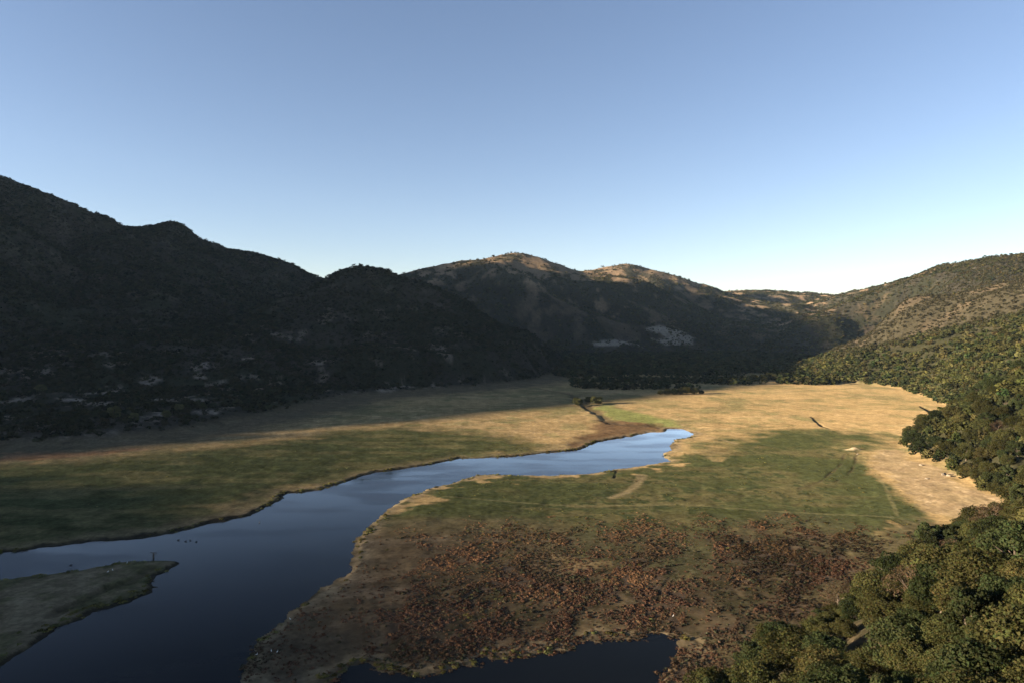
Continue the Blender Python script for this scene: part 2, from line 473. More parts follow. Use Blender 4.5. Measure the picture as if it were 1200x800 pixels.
    rb = sstep(-6, 2, poly_sdf(RIGHT_BANK, x, y))
    c = mixc(c, (0.21, 0.165, 0.095), rb * sstep(7, 2, land + 3.5 * jb) * 0.8)
    c = mixc(c, (0.032, 0.027, 0.019), sstep(4.2, 1.2, land + 2.0 * jb) * (1 - rb * (0.45 + 0.55 * sstep(-.2, .4, n2))))
    im = (info['s_isl'] > -4)
    ic = mixc(np.tile(np.array([0.080, 0.078, 0.038]), (len(x), 1)), (0.12, 0.098, 0.062), sstep(-0.3, 0.5, n2 + 0.5 * n3))
    im2 = (im & (land > 1.5)).astype(float) * 0.9
    c = c * (1 - im2[:, None]) + ic * im2[:, None]
    for G, wd, dp in GULLIES:
        gd = line_dist(G, x, y) + 0.7 * fbm(x, y, 9, 2, seed=21)
        c = mixc(c, (0.045, 0.034, 0.022), (1 - sstep(wd * 0.3, wd * 1.0, gd)) * 0.5)
    mot = 1 + (0.16 * n3 + 0.12 * n2) * sstep(900, 600, r)
    c = c * mot[:, None]
    # hills
    hm = sstep(1.0, 5.0, hills)
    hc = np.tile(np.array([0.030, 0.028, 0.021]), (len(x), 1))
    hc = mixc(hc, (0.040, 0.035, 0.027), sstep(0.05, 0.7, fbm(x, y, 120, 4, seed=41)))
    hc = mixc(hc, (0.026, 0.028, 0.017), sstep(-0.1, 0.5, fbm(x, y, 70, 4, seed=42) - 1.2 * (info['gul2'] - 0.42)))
    hc = mixc(hc, (0.19, 0.158, 0.125), sstep(0.30, 0.75, fbm(x, y, 30, 5, 0.6, seed=43)) * np.clip(0.15 + sstep(450, 150, np.hypot(x + 235, y - 770)), 0, 1))
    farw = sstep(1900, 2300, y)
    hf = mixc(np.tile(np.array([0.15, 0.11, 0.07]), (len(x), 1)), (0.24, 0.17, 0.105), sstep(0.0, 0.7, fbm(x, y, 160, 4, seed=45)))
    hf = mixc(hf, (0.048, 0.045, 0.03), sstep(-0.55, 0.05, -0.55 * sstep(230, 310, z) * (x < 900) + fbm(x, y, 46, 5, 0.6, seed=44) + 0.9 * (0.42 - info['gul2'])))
    hf = hf * (1 - 0.42 * sstep(260, 190, z) * (x < 900))[:, None]  # lower far slopes darkened in colour to deepen the shadow zone
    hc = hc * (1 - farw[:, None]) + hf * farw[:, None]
    wood = sstep(0, 20, info['s_r']) * sstep(1400, 1100, y)
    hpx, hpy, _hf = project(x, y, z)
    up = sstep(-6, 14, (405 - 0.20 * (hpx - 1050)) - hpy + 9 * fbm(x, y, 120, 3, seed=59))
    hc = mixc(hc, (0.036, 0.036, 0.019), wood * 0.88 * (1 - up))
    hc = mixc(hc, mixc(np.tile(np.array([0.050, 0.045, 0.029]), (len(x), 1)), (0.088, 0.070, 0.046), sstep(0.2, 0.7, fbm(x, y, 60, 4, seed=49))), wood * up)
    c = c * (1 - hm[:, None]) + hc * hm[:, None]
    uw = sstep(-4, 3, info['s_r'] + 2 * n3) * sstep(330, 280, y) * (1 - sstep(0, 4, poly_sdf(SAND, x, y)))
    c = mixc(c, mixc(np.tile(np.array([0.036, 0.032, 0.019]), (len(x), 1)), (0.060, 0.047, 0.028), sstep(0.0, 0.6, n3)), uw * 0.95)
    for F in FAR_FIELDS:
        c = mixc(c, (0.25, 0.215, 0.165), sstep(-4, 10, poly_sdf(F, x, y) + 9 * n2) * 0.9)
    # dark valley floor far away: mixed pasture strips
    vf = sstep(1150, 1350, y) * (1 - hm)
    vc = mixc(np.tile(np.array([0.06, 0.055, 0.035]), (len(x), 1)), (0.22, 0.17, 0.12), sstep(0.25, 0.6, fbm(x * 0.25, y, 60, 3, seed=47)))
    c = c * (1 - vf[:, None]) + vc * vf[:, None]
    return np.clip(c, 0.01, 0.9)


GZ, LAND, HILLS, INFO = height(GX, GY)
GC = ground(GX, GY, GZ, LAND, HILLS, INFO)


# ------------------------------------------------------------------ mesh and material helpers
def mesh_from(name, co, quads, smooth=True, color=None):
    me = bpy.data.meshes.new(name)
    co = np.asarray(co, np.float32)
    quads = np.asarray(quads, np.int32)
    k = quads.shape[1]
    me.vertices.add(len(co))
    me.vertices.foreach_set('co', co.ravel())
    me.loops.add(quads.size)
    me.loops.foreach_set('vertex_index', quads.ravel())
    me.polygons.add(len(quads))
    me.polygons.foreach_set('loop_start', np.arange(0, quads.size, k, dtype=np.int32))
    me.polygons.foreach_set('use_smooth', np.full(len(quads), smooth, bool))
    if color is not None:
        a = me.attributes.new('tint', 'FLOAT_COLOR', 'POINT')
        a.data.foreach_set('color', np.concatenate([color, np.ones((len(color), 1))], 1).astype(np.float32).ravel())
    me.update(calc_edges=True)
    return me


def new_mat(name):
    m = bpy.data.materials.new(name)
    m.use_nodes = True
    m.node_tree.nodes.clear()
    return m, m.node_tree.nodes, m.node_tree.links


def link_obj(name, me, mat=None, parent=None):
    if mat is not None and not me.materials:
        me.materials.append(mat)
    o = bpy.data.objects.new(name, me)
    COL.objects.link(o)
    o.parent = parent
    return o


def tag(o, label=None, cat=None, group=None, kind=None):
    for k, v in (('label', label), ('category', cat), ('group', group), ('kind', kind)):
        if v:
            o[k] = v
    return o


def ground_material():
    m, N, L = new_mat('valley_ground')
    out = N.new('ShaderNodeOutputMaterial')
    b = N.new('ShaderNodeBsdfDiffuse')
    b.inputs['Roughness'].default_value = 0.8
    at_ = N.new('ShaderNodeAttribute')
    at_.attribute_name = 'tint'
    tc = N.new('ShaderNodeNewGeometry')
    n1 = N.new('ShaderNodeTexNoise')
    n1.inputs['Scale'].default_value = 0.45
    n1.inputs['Detail'].default_value = 5
    n1.inputs['Roughness'].default_value = 0.7
    n2 = N.new('ShaderNodeTexNoise')
    n2.inputs['Scale'].default_value = 0.11
    n2.inputs['Detail'].default_value = 6
    n2.inputs['Roughness'].default_value = 0.65
    L.new(tc.outputs['Position'], n1.inputs['Vector'])
    L.new(tc.outputs['Position'], n2.inputs['Vector'])
    r1 = N.new('ShaderNodeMapRange')
    r1.inputs['From Min'].default_value = 0.3
    r1.inputs['From Max'].default_value = 0.7
    r1.inputs['To Min'].default_value = 0.62
    r1.inputs['To Max'].default_value = 1.38
    L.new(n1.outputs['Fac'], r1.inputs['Value'])
    r2 = N.new('ShaderNodeMapRange')
    r2.inputs['From Min'].default_value = 0.3
    r2.inputs['From Max'].default_value = 0.7
    r2.inputs['To Min'].default_value = 0.72
    r2.inputs['To Max'].default_value = 1.28
    L.new(n2.outputs['Fac'], r2.inputs['Value'])
    mu = N.new('ShaderNodeMath')
    mu.operation = 'MULTIPLY'
    L.new(r1.outputs[0], mu.inputs[0])
    L.new(r2.outputs[0], mu.inputs[1])
    mx = N.new('ShaderNodeVectorMath')
    mx.operation = 'SCALE'
    L.new(at_.outputs['Color'], mx.inputs[0])
    L.new(mu.outputs[0], mx.inputs['Scale'])
    L.new(mx.outputs[0], b.inputs['Color'])
    bp = N.new('ShaderNodeBump')
    bp.inputs['Strength'].default_value = 0.35
    bp.inputs['Distance'].default_value = 0.25
    L.new(n1.outputs['Fac'], bp.inputs['Height'])
    L.new(bp.outputs[0], b.inputs['Normal'])
    L.new(b.outputs[0], out.inputs[0])
    return m


def water_material():
    m, N, L = new_mat('river_water')
    out = N.new('ShaderNodeOutputMaterial')
    b = N.new('ShaderNodeBsdfGlossy')
    b.inputs['Color'].default_value = (0.97, 0.98, 1.0, 1)
    deep = N.new('ShaderNodeBsdfDiffuse')
    deep.inputs['Color'].default_value = (0.006, 0.008, 0.010, 1)
    fre = N.new('ShaderNodeFresnel')
    fre.inputs['IOR'].default_value = 1.33
    pw = N.new('ShaderNodeMath')
    pw.operation = 'POWER'
    pw.inputs[1].default_value = 2.5
    sc_ = N.new('ShaderNodeMath')
    sc_.operation = 'MULTIPLY'
    sc_.use_clamp = True
    sc_.inputs[1].default_value = 9.6
    surf = N.new('ShaderNodeMixShader')
    L.new(fre.outputs[0], pw.inputs[0])
    L.new(pw.outputs[0], sc_.inputs[0])
    L.new(sc_.outputs[0], surf.inputs[0])
    L.new(deep.outputs[0], surf.inputs[1])
    L.new(b.outputs[0], surf.inputs[2])
    g = N.new('ShaderNodeNewGeometry')
    n = N.new('ShaderNodeTexNoise')
    n.inputs['Scale'].default_value = 0.035
    n.inputs['Detail'].default_value = 3
    mp = N.new('ShaderNodeMapping')
    mp.inputs['Scale'].default_value = (0.55, 1.5, 1.0)
    L.new(g.outputs['Position'], mp.inputs['Vector'])
    L.new(mp.outputs[0], n.inputs['Vector'])
    rr_ = N.new('ShaderNodeMapRange')                     # breeze: some stretches are ruffled, some are slick
    rr_.inputs['From Min'].default_value = 0.40
    rr_.inputs['From Max'].default_value = 0.62
    rr_.inputs['To Min'].default_value = 0.02
    rr_.inputs['To Max'].default_value = 0.24
    L.new(n.outputs['Fac'], rr_.inputs['Value'])
    L.new(rr_.outputs[0], b.inputs['Roughness'])
    w = N.new('ShaderNodeTexNoise')
    w.inputs['Scale'].default_value = 0.8
    w.inputs['Detail'].default_value = 3
    L.new(g.outputs['Position'], w.inputs['Vector'])
    bp = N.new('ShaderNodeBump')
    bp.inputs['Strength'].default_value = 0.10
    bp.inputs['Distance'].default_value = 0.12
    L.new(w.outputs['Fac'], bp.inputs['Height'])
    L.new(bp.outputs[0], b.inputs['Normal'])
    L.new(bp.outputs[0], fre.inputs['Normal'])
    L.new(surf.outputs[0], out.inputs[0])
    return m


def leaf_material(name, translucent=0.25, spread=0.35):
    m, N, L = new_mat(name)
    out = N.new('ShaderNodeOutputMaterial')
    d = N.new('ShaderNodeBsdfDiffuse')
    t = N.new('ShaderNodeBsdfTranslucent')
    mix = N.new('ShaderNodeMixShader')
    mix.inputs[0].default_value = translucent
    a = N.new('ShaderNodeAttribute')
    a.attribute_name = 'tint'
    oi = N.new('ShaderNodeObjectInfo')
    hs = N.new('ShaderNodeHueSaturation')
    r1 = N.new('ShaderNodeMapRange')
    r1.inputs['To Min'].default_value = 1 - spread
    r1.inputs['To Max'].default_value = 1 + spread
    L.new(oi.outputs['Random'], r1.inputs['Value'])
    mo = N.new('ShaderNodeMath')
    mo.operation = 'MULTIPLY'
    mo.inputs[1].default_value = 7.13
    L.new(oi.outputs['Random'], mo.inputs[0])
    fr = N.new('ShaderNodeMath')
    fr.operation = 'FRACT'
    L.new(mo.outputs[0], fr.inputs[0])
    r2 = N.new('ShaderNodeMapRange')
    r2.inputs['To Min'].default_value = 0.478
    r2.inputs['To Max'].default_value = 0.502
    L.new(fr.outputs[0], r2.inputs['Value'])
    L.new(r2.outputs[0], hs.inputs['Hue'])
    L.new(r1.outputs[0], hs.inputs['Value'])
    L.new(a.outputs['Color'], hs.inputs['Color'])
    L.new(hs.outputs[0], d.inputs['Color'])
    L.new(hs.outputs[0], t.inputs['Color'])
    L.new(d.outputs[0], mix.inputs[1])
    L.new(t.outputs[0], mix.inputs[2])
    L.new(mix.outputs[0], out.inputs[0])
    return m


def plain_material(name, color, rough=0.8, bump=0.0, scale=8.0):
    m, N, L = new_mat(name)
    out = N.new('ShaderNodeOutputMaterial')
    b = N.new('ShaderNodeBsdfPrincipled')
    b.inputs['Roughness'].default_value = rough
    n = N.new('ShaderNodeTexNoise')
    n.inputs['Scale'].default_value = scale
    n.inputs['Detail'].default_value = 4
    r = N.new('ShaderNodeMapRange')
    r.inputs['To Min'].default_value = 0.6
    r.inputs['To Max'].default_value = 1.4
    L.new(n.outputs['Fac'], r.inputs['Value'])
    v = N.new('ShaderNodeVectorMath')
    v.operation = 'SCALE'
    v.inputs[0].default_value = color
    L.new(r.outputs[0], v.inputs['Scale'])
    L.new(v.outputs[0], b.inputs['Base Color'])
    L.new(b.outputs[0], out.inputs[0])
    return m


M_GROUND, M_WATER = ground_material(), water_material()
M_LEAF = leaf_material('leaves', 0.25, 0.30)
M_SCRUB = leaf_material('scrub_leaves', 0.15, 0.0)
M_BARK = plain_material('bark', (0.09, 0.07, 0.05), 0.9)
M_STRAW = leaf_material('marsh_stalks', 0.2, 0.0)

# ------------------------------------------------------------------ terrain, water
idx = np.arange(NA * NR).reshape(NR, NA)
q = np.stack([idx[:-1, :], np.roll(idx, -1, 1)[:-1, :], np.roll(idx, -1, 1)[1:, :], idx[1:, :]], -1).reshape(-1, 4)[:, ::-1]
ground_me = mesh_from('terrain', np.stack([GX, GY, GZ], 1), q, True, GC)
terrain = tag(link_obj('terrain', ground_me, M_GROUND), kind='structure')
wp = np.array([(-900, 40, 0), (500, 40, 0), (500, 900, 0), (-900, 900, 0)], float)
water = tag(link_obj('river_water', mesh_from('river_water', wp, [[0, 1, 2, 3]], False), M_WATER), kind='structure')


# ------------------------------------------------------------------ plants
def cards(rng, centre, normal, size, squash=1.0, jitter=0.8):
    """irregular four-cornered leaf clumps, each facing roughly along its normal"""
    n = len(centre)
    nn = normal + jitter * rng.normal(size=(n, 3))
    nn /= np.linalg.norm(nn, axis=1, keepdims=True) + 1e-9
    ref = rng.normal(size=(n, 3))
    u = np.cross(nn, ref)
    u /= np.linalg.norm(u, axis=1, keepdims=True) + 1e-9
    v = np.cross(nn, u)
    s = np.broadcast_to(size, (n,))[:, None]
    k = lambda: (0.35 + 0.65 * rng.random((n, 1))) * s
    bend = nn * s * 0.25
    c = np.stack([centre + u * k(), centre + v * k() * squash - bend, centre - u * k(), centre - v * k() * squash - bend], 1)
    return c.reshape(-1, 3)


def quads_for(n):
    return np.arange(n * 4, dtype=np.int32).reshape(-1, 4)


def crown_shape(rng, n_lobes, n_cards, size, width=0.46, base=0.22, column=0.0):
    """unit-height crown: lobes spread through an uneven dome, leaf clumps in the outer part of each lobe"""
    lobes, rad = [], []
    for i in range(n_lobes):
        t = (i + 0.5) / n_lobes
        zz = base + (0.86 - base) * (t ** 0.8) + rng.normal() * 0.04
        prof = math.sin(math.pi * min(max((zz - base) / (1.02 - base), 0.02), 0.98) ** (0.62 + column)) ** 0.8
        a = i * 2.399 + rng.normal() * 0.5
        rr_ = width * prof * (0.35 + 0.55 * rng.random() ** 0.6)
        lobes.append((math.cos(a) * rr_, math.sin(a) * rr_, zz))
        rad.append((0.17 + 0.12 * rng.random()) * (0.62 if n_lobes > 24 else 1.0) * (1.0 - 0.25 * column) * (width / 0.46))
    lobes, rad = np.array(lobes), np.array(rad)
    p = rad ** 2
    which = rng.choice(n_lobes, n_cards, p=p / p.sum())
    d = rng.normal(size=(n_cards, 3))
    d /= np.linalg.norm(d, axis=1, keepdims=True)
    d[:, 2] = np.abs(d[:, 2]) * np.where(rng.random(n_cards) < 0.75, 1, -0.6)
    rad_c = rad[which] * (0.62 + 0.42 * rng.random(n_cards) ** 0.6)
    lump = 1 + 0.22 * np.sin(d[:, 0] * 7 + which * 1.7) * np.sin(d[:, 1] * 7 + which) * np.sin(d[:, 2] * 6 + which * 0.6)
    pos = lobes[which] + d * (rad_c * lump)[:, None] * np.array([1, 1, 0.85])
    pos[:, 2] = np.maximum(pos[:, 2], base * 0.5)
    co = cards(rng, pos, d + np.array([0, 0, 0.25]), size * (0.7 + 0.6 * rng.random(n_cards)))
    shade = 0.72 + 0.56 * rng.random((n_lobes,))[which] + 0.22 * (rng.random(n_cards) - 0.5)
    return co, shade


def tube(pts, radii, sides=7):
    pts = np.array(pts, float)
    co, qd = [], []
    for i, p in enumerate(pts):
        t = pts[min(i + 1, len(pts) - 1)] - pts[max(i - 1, 0)]
        t /= np.linalg.norm(t) + 1e-9
        a = np.cross(t, (0.31, 0.95, 0.1))
        a /= np.linalg.norm(a) + 1e-9
        b = np.cross(t, a)
        for k in range(sides):
            g = 2 * math.pi * k / sides
            co.append(p + radii[i] * (math.cos(g) * a + math.sin(g) * b))
    for i in range(len(pts) - 1):
        for k in range(sides):
            k2 = (k + 1) % sides
            qd.append([i * sides + k, i * sides + k2, (i + 1) * sides + k2, (i + 1) * sides + k])
    return co, qd


def join_tubes(ts):
    co, qd = [], []
    for c, q_ in ts:
        o = len(co)
        co += list(c)
        qd += [[i + o for i in f] for f in q_]
    return np.array(co), np.array(qd)


def trunk_shape(rng, top=0.62, spread=0.3):
    lean = rng.normal(size=2) * 0.04
    main = [(0, 0, -0.12), (0, 0, 0.02), (lean[0] * .5, lean[1] * .5, 0.2), (lean[0], lean[1], 0.38), (lean[0] * 1.3, lean[1] * 1.5, top)]
    ts = [tube(main, [0.045, 0.036, 0.028, 0.022, 0.008])]
    for k in range(5):
        a = k * 1.256 + rng.random() * 0.8
        z0 = 0.22 + 0.06 * k
        e = spread * (0.7 + 0.4 * rng.random())
        ts.append(tube([(lean[0] * .6, lean[1] * .6, z0), (math.cos(a) * e * .5, math.sin(a) * e * .5, z0 + 0.13), (math.cos(a) * e, math.sin(a) * e, z0 + 0.28)], [0.018, 0.013, 0.004], 5))
    return join_tubes(ts)


KINDS = {     # tint, width, base, column, lobes
    'olive': ((0.046, 0.049, 0.018), 0.52, 0.16, 0.0, 44),
    'dark': ((0.028, 0.037, 0.015), 0.50, 0.14, 0.05, 38),
    'yellow': ((0.070, 0.068, 0.025), 0.50, 0.18, 0.05, 36),
    'pale': ((0.10, 0.105, 0.045), 0.50, 0.15, 0.05, 30),
    'tall': ((0.036, 0.046, 0.019), 0.36, 0.10, 0.35, 34),
    'dry': ((0.070, 0.052, 0.031), 0.50, 0.12, 0.05, 30),
}
PROTO = {}
for kname, (tint, wid, bs, colm, nl) in KINDS.items():
    PROTO[kname] = []
    for v in range(3):
        rng = np.random.default_rng(100 + v * 7 + len(kname))
        co, sh = crown_shape(rng, nl + v, 2600 if kname == 'dry' else 7800, 0.022 if kname == 'dry' else 0.028, wid, bs, colm)
        tt = np.array(tint)[None, :] * sh[:, None] * (1 + 0.10 * rng.normal(size=(len(sh), 3)) * np.array([1, .5, .6]))
        cm_ = mesh_from('crown', co, quads_for(len(sh)), False, np.repeat(np.clip(tt, .004, 1), 4, 0))
        cm_.materials.append(M_LEAF)
        tc_, tq_ = trunk_shape(rng, 0.62, wid * 0.7)
        tm_ = mesh_from('trunk', tc_, tq_, True)
        tm_.materials.append(M_BARK)
        PROTO[kname].append((cm_, tm_))


def tree(kname, v, x, y, z, h, wide, label, group, rz=None, name='broadleaf_tree', cat='tree'):
    e = bpy.data.objects.new(name, None)
    COL.objects.link(e)
    e.location = (x, y, z)
    e.rotation_euler = (0, 0, random.random() * 6.28 if rz is None else rz)
    e.scale = (h * wide, h * wide, h)
    e.empty_display_size = 0.2
    tag(e, label, cat, group)
    cm_, tm_ = PROTO[kname][v % 3]
    link_obj('trunk', tm_, None, e)
    link_obj('crown', cm_, None, e)
    return e


# simpler plants for the masses
def lod(seed, n_lobes, n_cards, size, **k):
    return crown_shape(np.random.default_rng(seed), n_lobes, n_cards, size, **k)


LOD_CLOSE = [lod(280 + i, 18, 2600, 0.045, width=0.5, base=0.14) for i in range(3)]
LOD_NEAR = [lod(300 + i, 13, 620, 0.085, width=0.5, base=0.12) for i in range(5)]
LOD_MID = [lod(320 + i, 9, 190, 0.14, width=0.5, base=0.10) for i in range(6)]
LOD_FAR = [lod(340 + i, 6, 64, 0.22, width=0.5, base=0.08) for i in range(6)]
LOD_TINY = [lod(360 + i, 4, 20, 0.33, width=0.5, base=0.06) for i in range(6)]


def mass(rng, protos, P, H, W, T):
    """many plants as one block of geometry: P positions, H heights, W width factors, T tints"""
    cos, cols = [], []
    which = rng.integers(0, len(protos), len(P))
    for k, (co, sh) in enumerate(protos):
        s = np.nonzero(which == k)[0]
        if not len(s):
            continue
        a = rng.random(len(s)) * 6.283
        c, sn = np.cos(a)[:, None], np.sin(a)[:, None]
        hw = (H[s] * W[s])[:, None]
        X = (co[None, :, 0] * c - co[None, :, 1] * sn) * hw + P[s, 0:1]
        Y = (co[None, :, 0] * sn + co[None, :, 1] * c) * hw + P[s, 1:2]
        Z = co[None, :, 2] * H[s][:, None] + P[s, 2:3]
        cos.append(np.stack([X, Y, Z], -1).reshape(-1, 3).astype(np.float32))
        tt = T[s][:, None, :] * sh[None, :, None]
        cols.append(np.repeat(tt.reshape(-1, 3), 4, 0).astype(np.float32))
    return np.concatenate(cos), np.concatenate(cols)


def stuff_object(name, blocks, mat):
    co = np.concatenate([b[0] for b in blocks])
    cl = np.concatenate([b[1] for b in blocks])
    me = mesh_from(name, co, quads_for(len(co) // 4), False, np.clip(cl, 0.004, 1))
    print(name, len(co) // 4, 'faces')
    return tag(link_obj(name, me, mat), kind='stuff')


def thin(x, y, d):
    """keep points no nearer than about d to each other (grid-hashed dart throwing)"""
    keep, cell = [], {}
    for i in range(len(x)):
        di = d[i]
        g = (int(x[i] // 4), int(y[i] // 4))
        ok = True
        R = int(di // 4) + 1
        for a in range(-R, R + 1):
            for b in range(-R, R + 1):
                for j in cell.get((g[0] + a, g[1] + b), ()):
                    if (x[i] - x[j]) ** 2 + (y[i] - y[j]) ** 2 < di * di:
                        ok = False
                        break
                if not ok:
                    break
            if not ok:
                break
        if ok:
            keep.append(i)
            cell.setdefault(g, []).append(i)
    return np.array(keep, int)


def in_view(x, y, margin=6):
    a = np.degrees(np.arctan2(x, y))
    return (np.abs(a) < 36.9 + margin) & (y > 10)


# ---- woodland on the near slope and the hillside at the right
rng = np.random.default_rng(21)
N0 = 16000
cx = rng.uniform(-20, 420, N0)
cy = rng.uniform(40, 640, N0)
ok = in_view(cx, cy, 9) & (np.hypot(cx, cy) > 48)
cx, cy = cx[ok], cy[ok]
s = poly_sdf(RIGHT_FOOT, cx, cy)
ok = (s > 1.5 + 2 * rng.random(len(s)))
cx, cy, s = cx[ok], cy[ok], s[ok]
gap = fbm(cx, cy, 30, 3, seed=51)
ok = (gap < 0.55) | (rng.random(len(cx)) < 0.12)
cx, cy, s = cx[ok], cy[ok], s[ok]
size = np.clip(rng.lognormal(2.0, 0.27, len(cx)), 3.8, 12.5) * np.where(s < 6, 0.8, 1.0)
size = np.minimum(size, np.interp(np.hypot(cx, cy), [50, 90, 140], [6.5, 8.0, 12.5]))
k = thin(cx, cy, size * 0.72)
cx, cy, size, s = cx[k], cy[k], size[k], s[k]
cz = height(cx, cy)[0]
px, py, pf = project(cx, cy, cz + size * 0.6)
frame = (px > -15) & (px < 1215) & (py < 880) & (py > 0)
prom = np.where(frame, size / pf, 0)
order = np.argsort(-prom)
solo = order[:278]
rest = np.setdiff1d(np.arange(len(cx)), solo)
print('near woodland', len(cx), 'solo', len(solo), 'in frame', frame.sum())
random.seed(5)
LOOK = {'olive': 'rounded olive green tree', 'dark': 'dense dark green tree', 'yellow': 'pale yellowish green tree', 'tall': 'narrow upright green tree', 'dry': 'sparse brown shrub tree'}


def zone(i):
    if cy[i] > 300:
        return 'on the wooded point beyond the sand spit', 'trees on the wooded point'
    if py[i] < 640 and px[i] > 1050:
        return 'at the top of the near wood beside the sand spit', 'trees on the near wooded slope'
    if s[i] < 14:
        return 'on the lower edge of the near wood facing the marsh', 'trees on the near wooded slope'
    if py[i] > 745:
        return 'low in the near wood along the bottom of the photo', 'trees on the near wooded slope'
    if px[i] > 1100:
        return 'high in the near wood by the right edge', 'trees on the near wooded slope'
    return 'in the thick middle of the near wood', 'trees on the near wooded slope'


rows = []
for i in solo:
    kn = rng.choice(['olive', 'dark', 'yellow', 'tall', 'dry'], p=[0.47, 0.28, 0.13, 0.08, 0.04])
    rows.append((i, kn) + zone(i))
best = {}
for i, kn, zn, gp in rows:      # the largest and the smallest of each look in each zone get labels of their own
    best.setdefault((kn, zn), []).append(i)
own = {}
for key, v in best.items():
    v = sorted(v, key=lambda i: px[i])
    if len(v) == 1:
        own[v[0]] = 'only '
    elif len(v) >= 2:
        own[v[0]] = 'leftmost '
        own[v[-1]] = 'rightmost '
    rest_ = sorted(v[1:-1], key=lambda i: -size[i])
    if len(rest_) >= 3:
        own[rest_[0]] = 'biggest '
        own[rest_[-1]] = 'smallest '
for i, kn, zn, gp in rows:
    tall = kn == 'tall'
    tree(kn, int(rng.integers(3)), cx[i], cy[i], cz[i] - 0.15, size[i] * (1.35 if tall else 1.0), 0.95 if tall else 1.12 + 0.25 * rng.random(),
         own.get(i, 'one ' if False else '') + LOOK[kn] + ' ' + zn, gp)

blocks = []


def wood_tints(rng, n):
    base = np.array([KINDS[k_][0] for k_ in ('olive', 'dark', 'yellow')]) * 1.15
    t = base[rng.choice(3, n, p=[0.5, 0.33, 0.17])] * (1 + 0.22 * rng.normal(size=(n, 1)))
    return np.clip(t * (1 + 0.06 * rng.normal(size=(n, 3))), 0.01, 1)


far_near = np.hypot(cx[rest], cy[rest])
for lo, hi, pr in ((0, 210, LOD_CLOSE), (210, 430, LOD_NEAR), (430, 1e9, LOD_MID)):
    m = rest[(far_near >= lo) & (far_near < hi)]
    if len(m):
        blocks.append(mass(rng, pr, np.stack([cx[m], cy[m], cz[m] - 0.2], 1), size[m], np.full(len(m), 1.2), wood_tints(rng, len(m))))
# farther up the same hillside, and along the far edge of the pasture
N1 = 130000
fx = rng.uniform(150, 1700, N1)
fy = rng.uniform(430, 2100, N1)
ok = in_view(fx, fy, 4) & ~((fx < 420) & (fy < 640))
fx, fy = fx[ok], fy[ok]
sr = poly_sdf(RIGHT_FOOT, fx, fy)
dens = sstep(-1, 4, sr) * (1 - 0.4 * sstep(0.25, 0.6, fbm(fx, fy, 70, 3, seed=52))) * sstep(2100, 1500, fy)
dens *= 1 - 0.93 * ((np.abs(fx - 860) < 1) & False)
ok = rng.random(len(fx)) < dens
fx, fy, sr = fx[ok], fy[ok], sr[ok]
fz, _, fh, _i = height(fx, fy)
bx, by, bf = project(fx, fy, fz)
bare = sstep(0.25, -0.25, np.abs((by - 398) - (1120 - bx) * 0.2) / 8 - 0.6 + 0.5 * fbm(fx, fy, 30, 2, seed=55)) * (bx > 1045) * (bx < 1172) * (by < 420)
ok = rng.random(len(fx)) > bare * 0.93
fx, fy, fz, sr = fx[ok], fy[ok], fz[ok], sr[ok]
bx, by, bf = project(fx, fy, fz)
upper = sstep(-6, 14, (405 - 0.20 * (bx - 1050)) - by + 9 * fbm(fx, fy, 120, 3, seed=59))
fs = np.clip(rng.normal(5.9, 1.7, len(fx)), 2.6, 10) * (1 - 0.45 * upper)
k = thin(fx, fy, fs * 0.62)
fx, fy, fz, fs, upper = fx[k], fy[k], fz[k], fs[k], upper[k]
k = rng.random(len(fx)) > 0.12 * upper
fx, fy, fz, fs, upper = fx[k], fy[k], fz[k], fs[k], upper[k]
ftint = wood_tints(rng, len(fx))
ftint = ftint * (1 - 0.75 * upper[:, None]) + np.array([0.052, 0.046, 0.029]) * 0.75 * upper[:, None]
fr_ = np.hypot(fx, fy)
for lo, hi, pr in ((0, 750, LOD_MID), (750, 1250, LOD_FAR), (1250, 1e9, LOD_TINY)):
    m = (fr_ >= lo) & (fr_ < hi)
    if m.any():
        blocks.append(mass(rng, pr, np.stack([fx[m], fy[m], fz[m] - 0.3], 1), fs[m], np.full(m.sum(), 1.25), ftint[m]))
# dark tree belts on the valley floor below the far mountains
N2 = 60000
vx = rng.uniform(-200, 1500, N2)
vy = rng.uniform(820, 2350, N2)
vz, vl, vh, vi = height(vx, vy)
d2 = fbm(vx * 0.35, vy, 90, 3, seed=53)
qx, qy, _f = project(vx, vy, vz)
belt = sstep(-0.75, -0.40, d2 + 0.25 * sstep(1000, 1300, vy)) * (vh < 4) * (qy + 5 * fbm(vx, vy, 60, 3, seed=57) < np.interp(qx, [600, 640, 668, 690, 720, 800, 840, 900, 1000, 1080], [430, 433, 450, 461, 461, 459, 453, 449, 449, 449])) * (vl > 8)
belt *= 1 - 0.97 * (np.abs(qy - 443 + 0.012 * (qx - 740) + 2 * fbm(vx, vy, 80, 2, seed=58)) < 2.2) * (qx < 900)
ok = (rng.random(N2) < belt) & in_view(vx, vy, 3)
vx, vy, vz = vx[ok], vy[ok], vz[ok]
vs = np.clip(rng.normal(7.5, 1.8, len(vx)), 4, 13)
k = thin(vx, vy, vs * 0.8)
vx, vy, vz, vs = vx[k], vy[k], vz[k], vs[k]
blocks.append(mass(rng, LOD_TINY, np.stack([vx, vy, vz - 0.2], 1), vs, np.full(len(vx), 1.3), wood_tints(rng, len(vx)) * 0.6))
stuff_object('woodland', blocks, M_SCRUB)

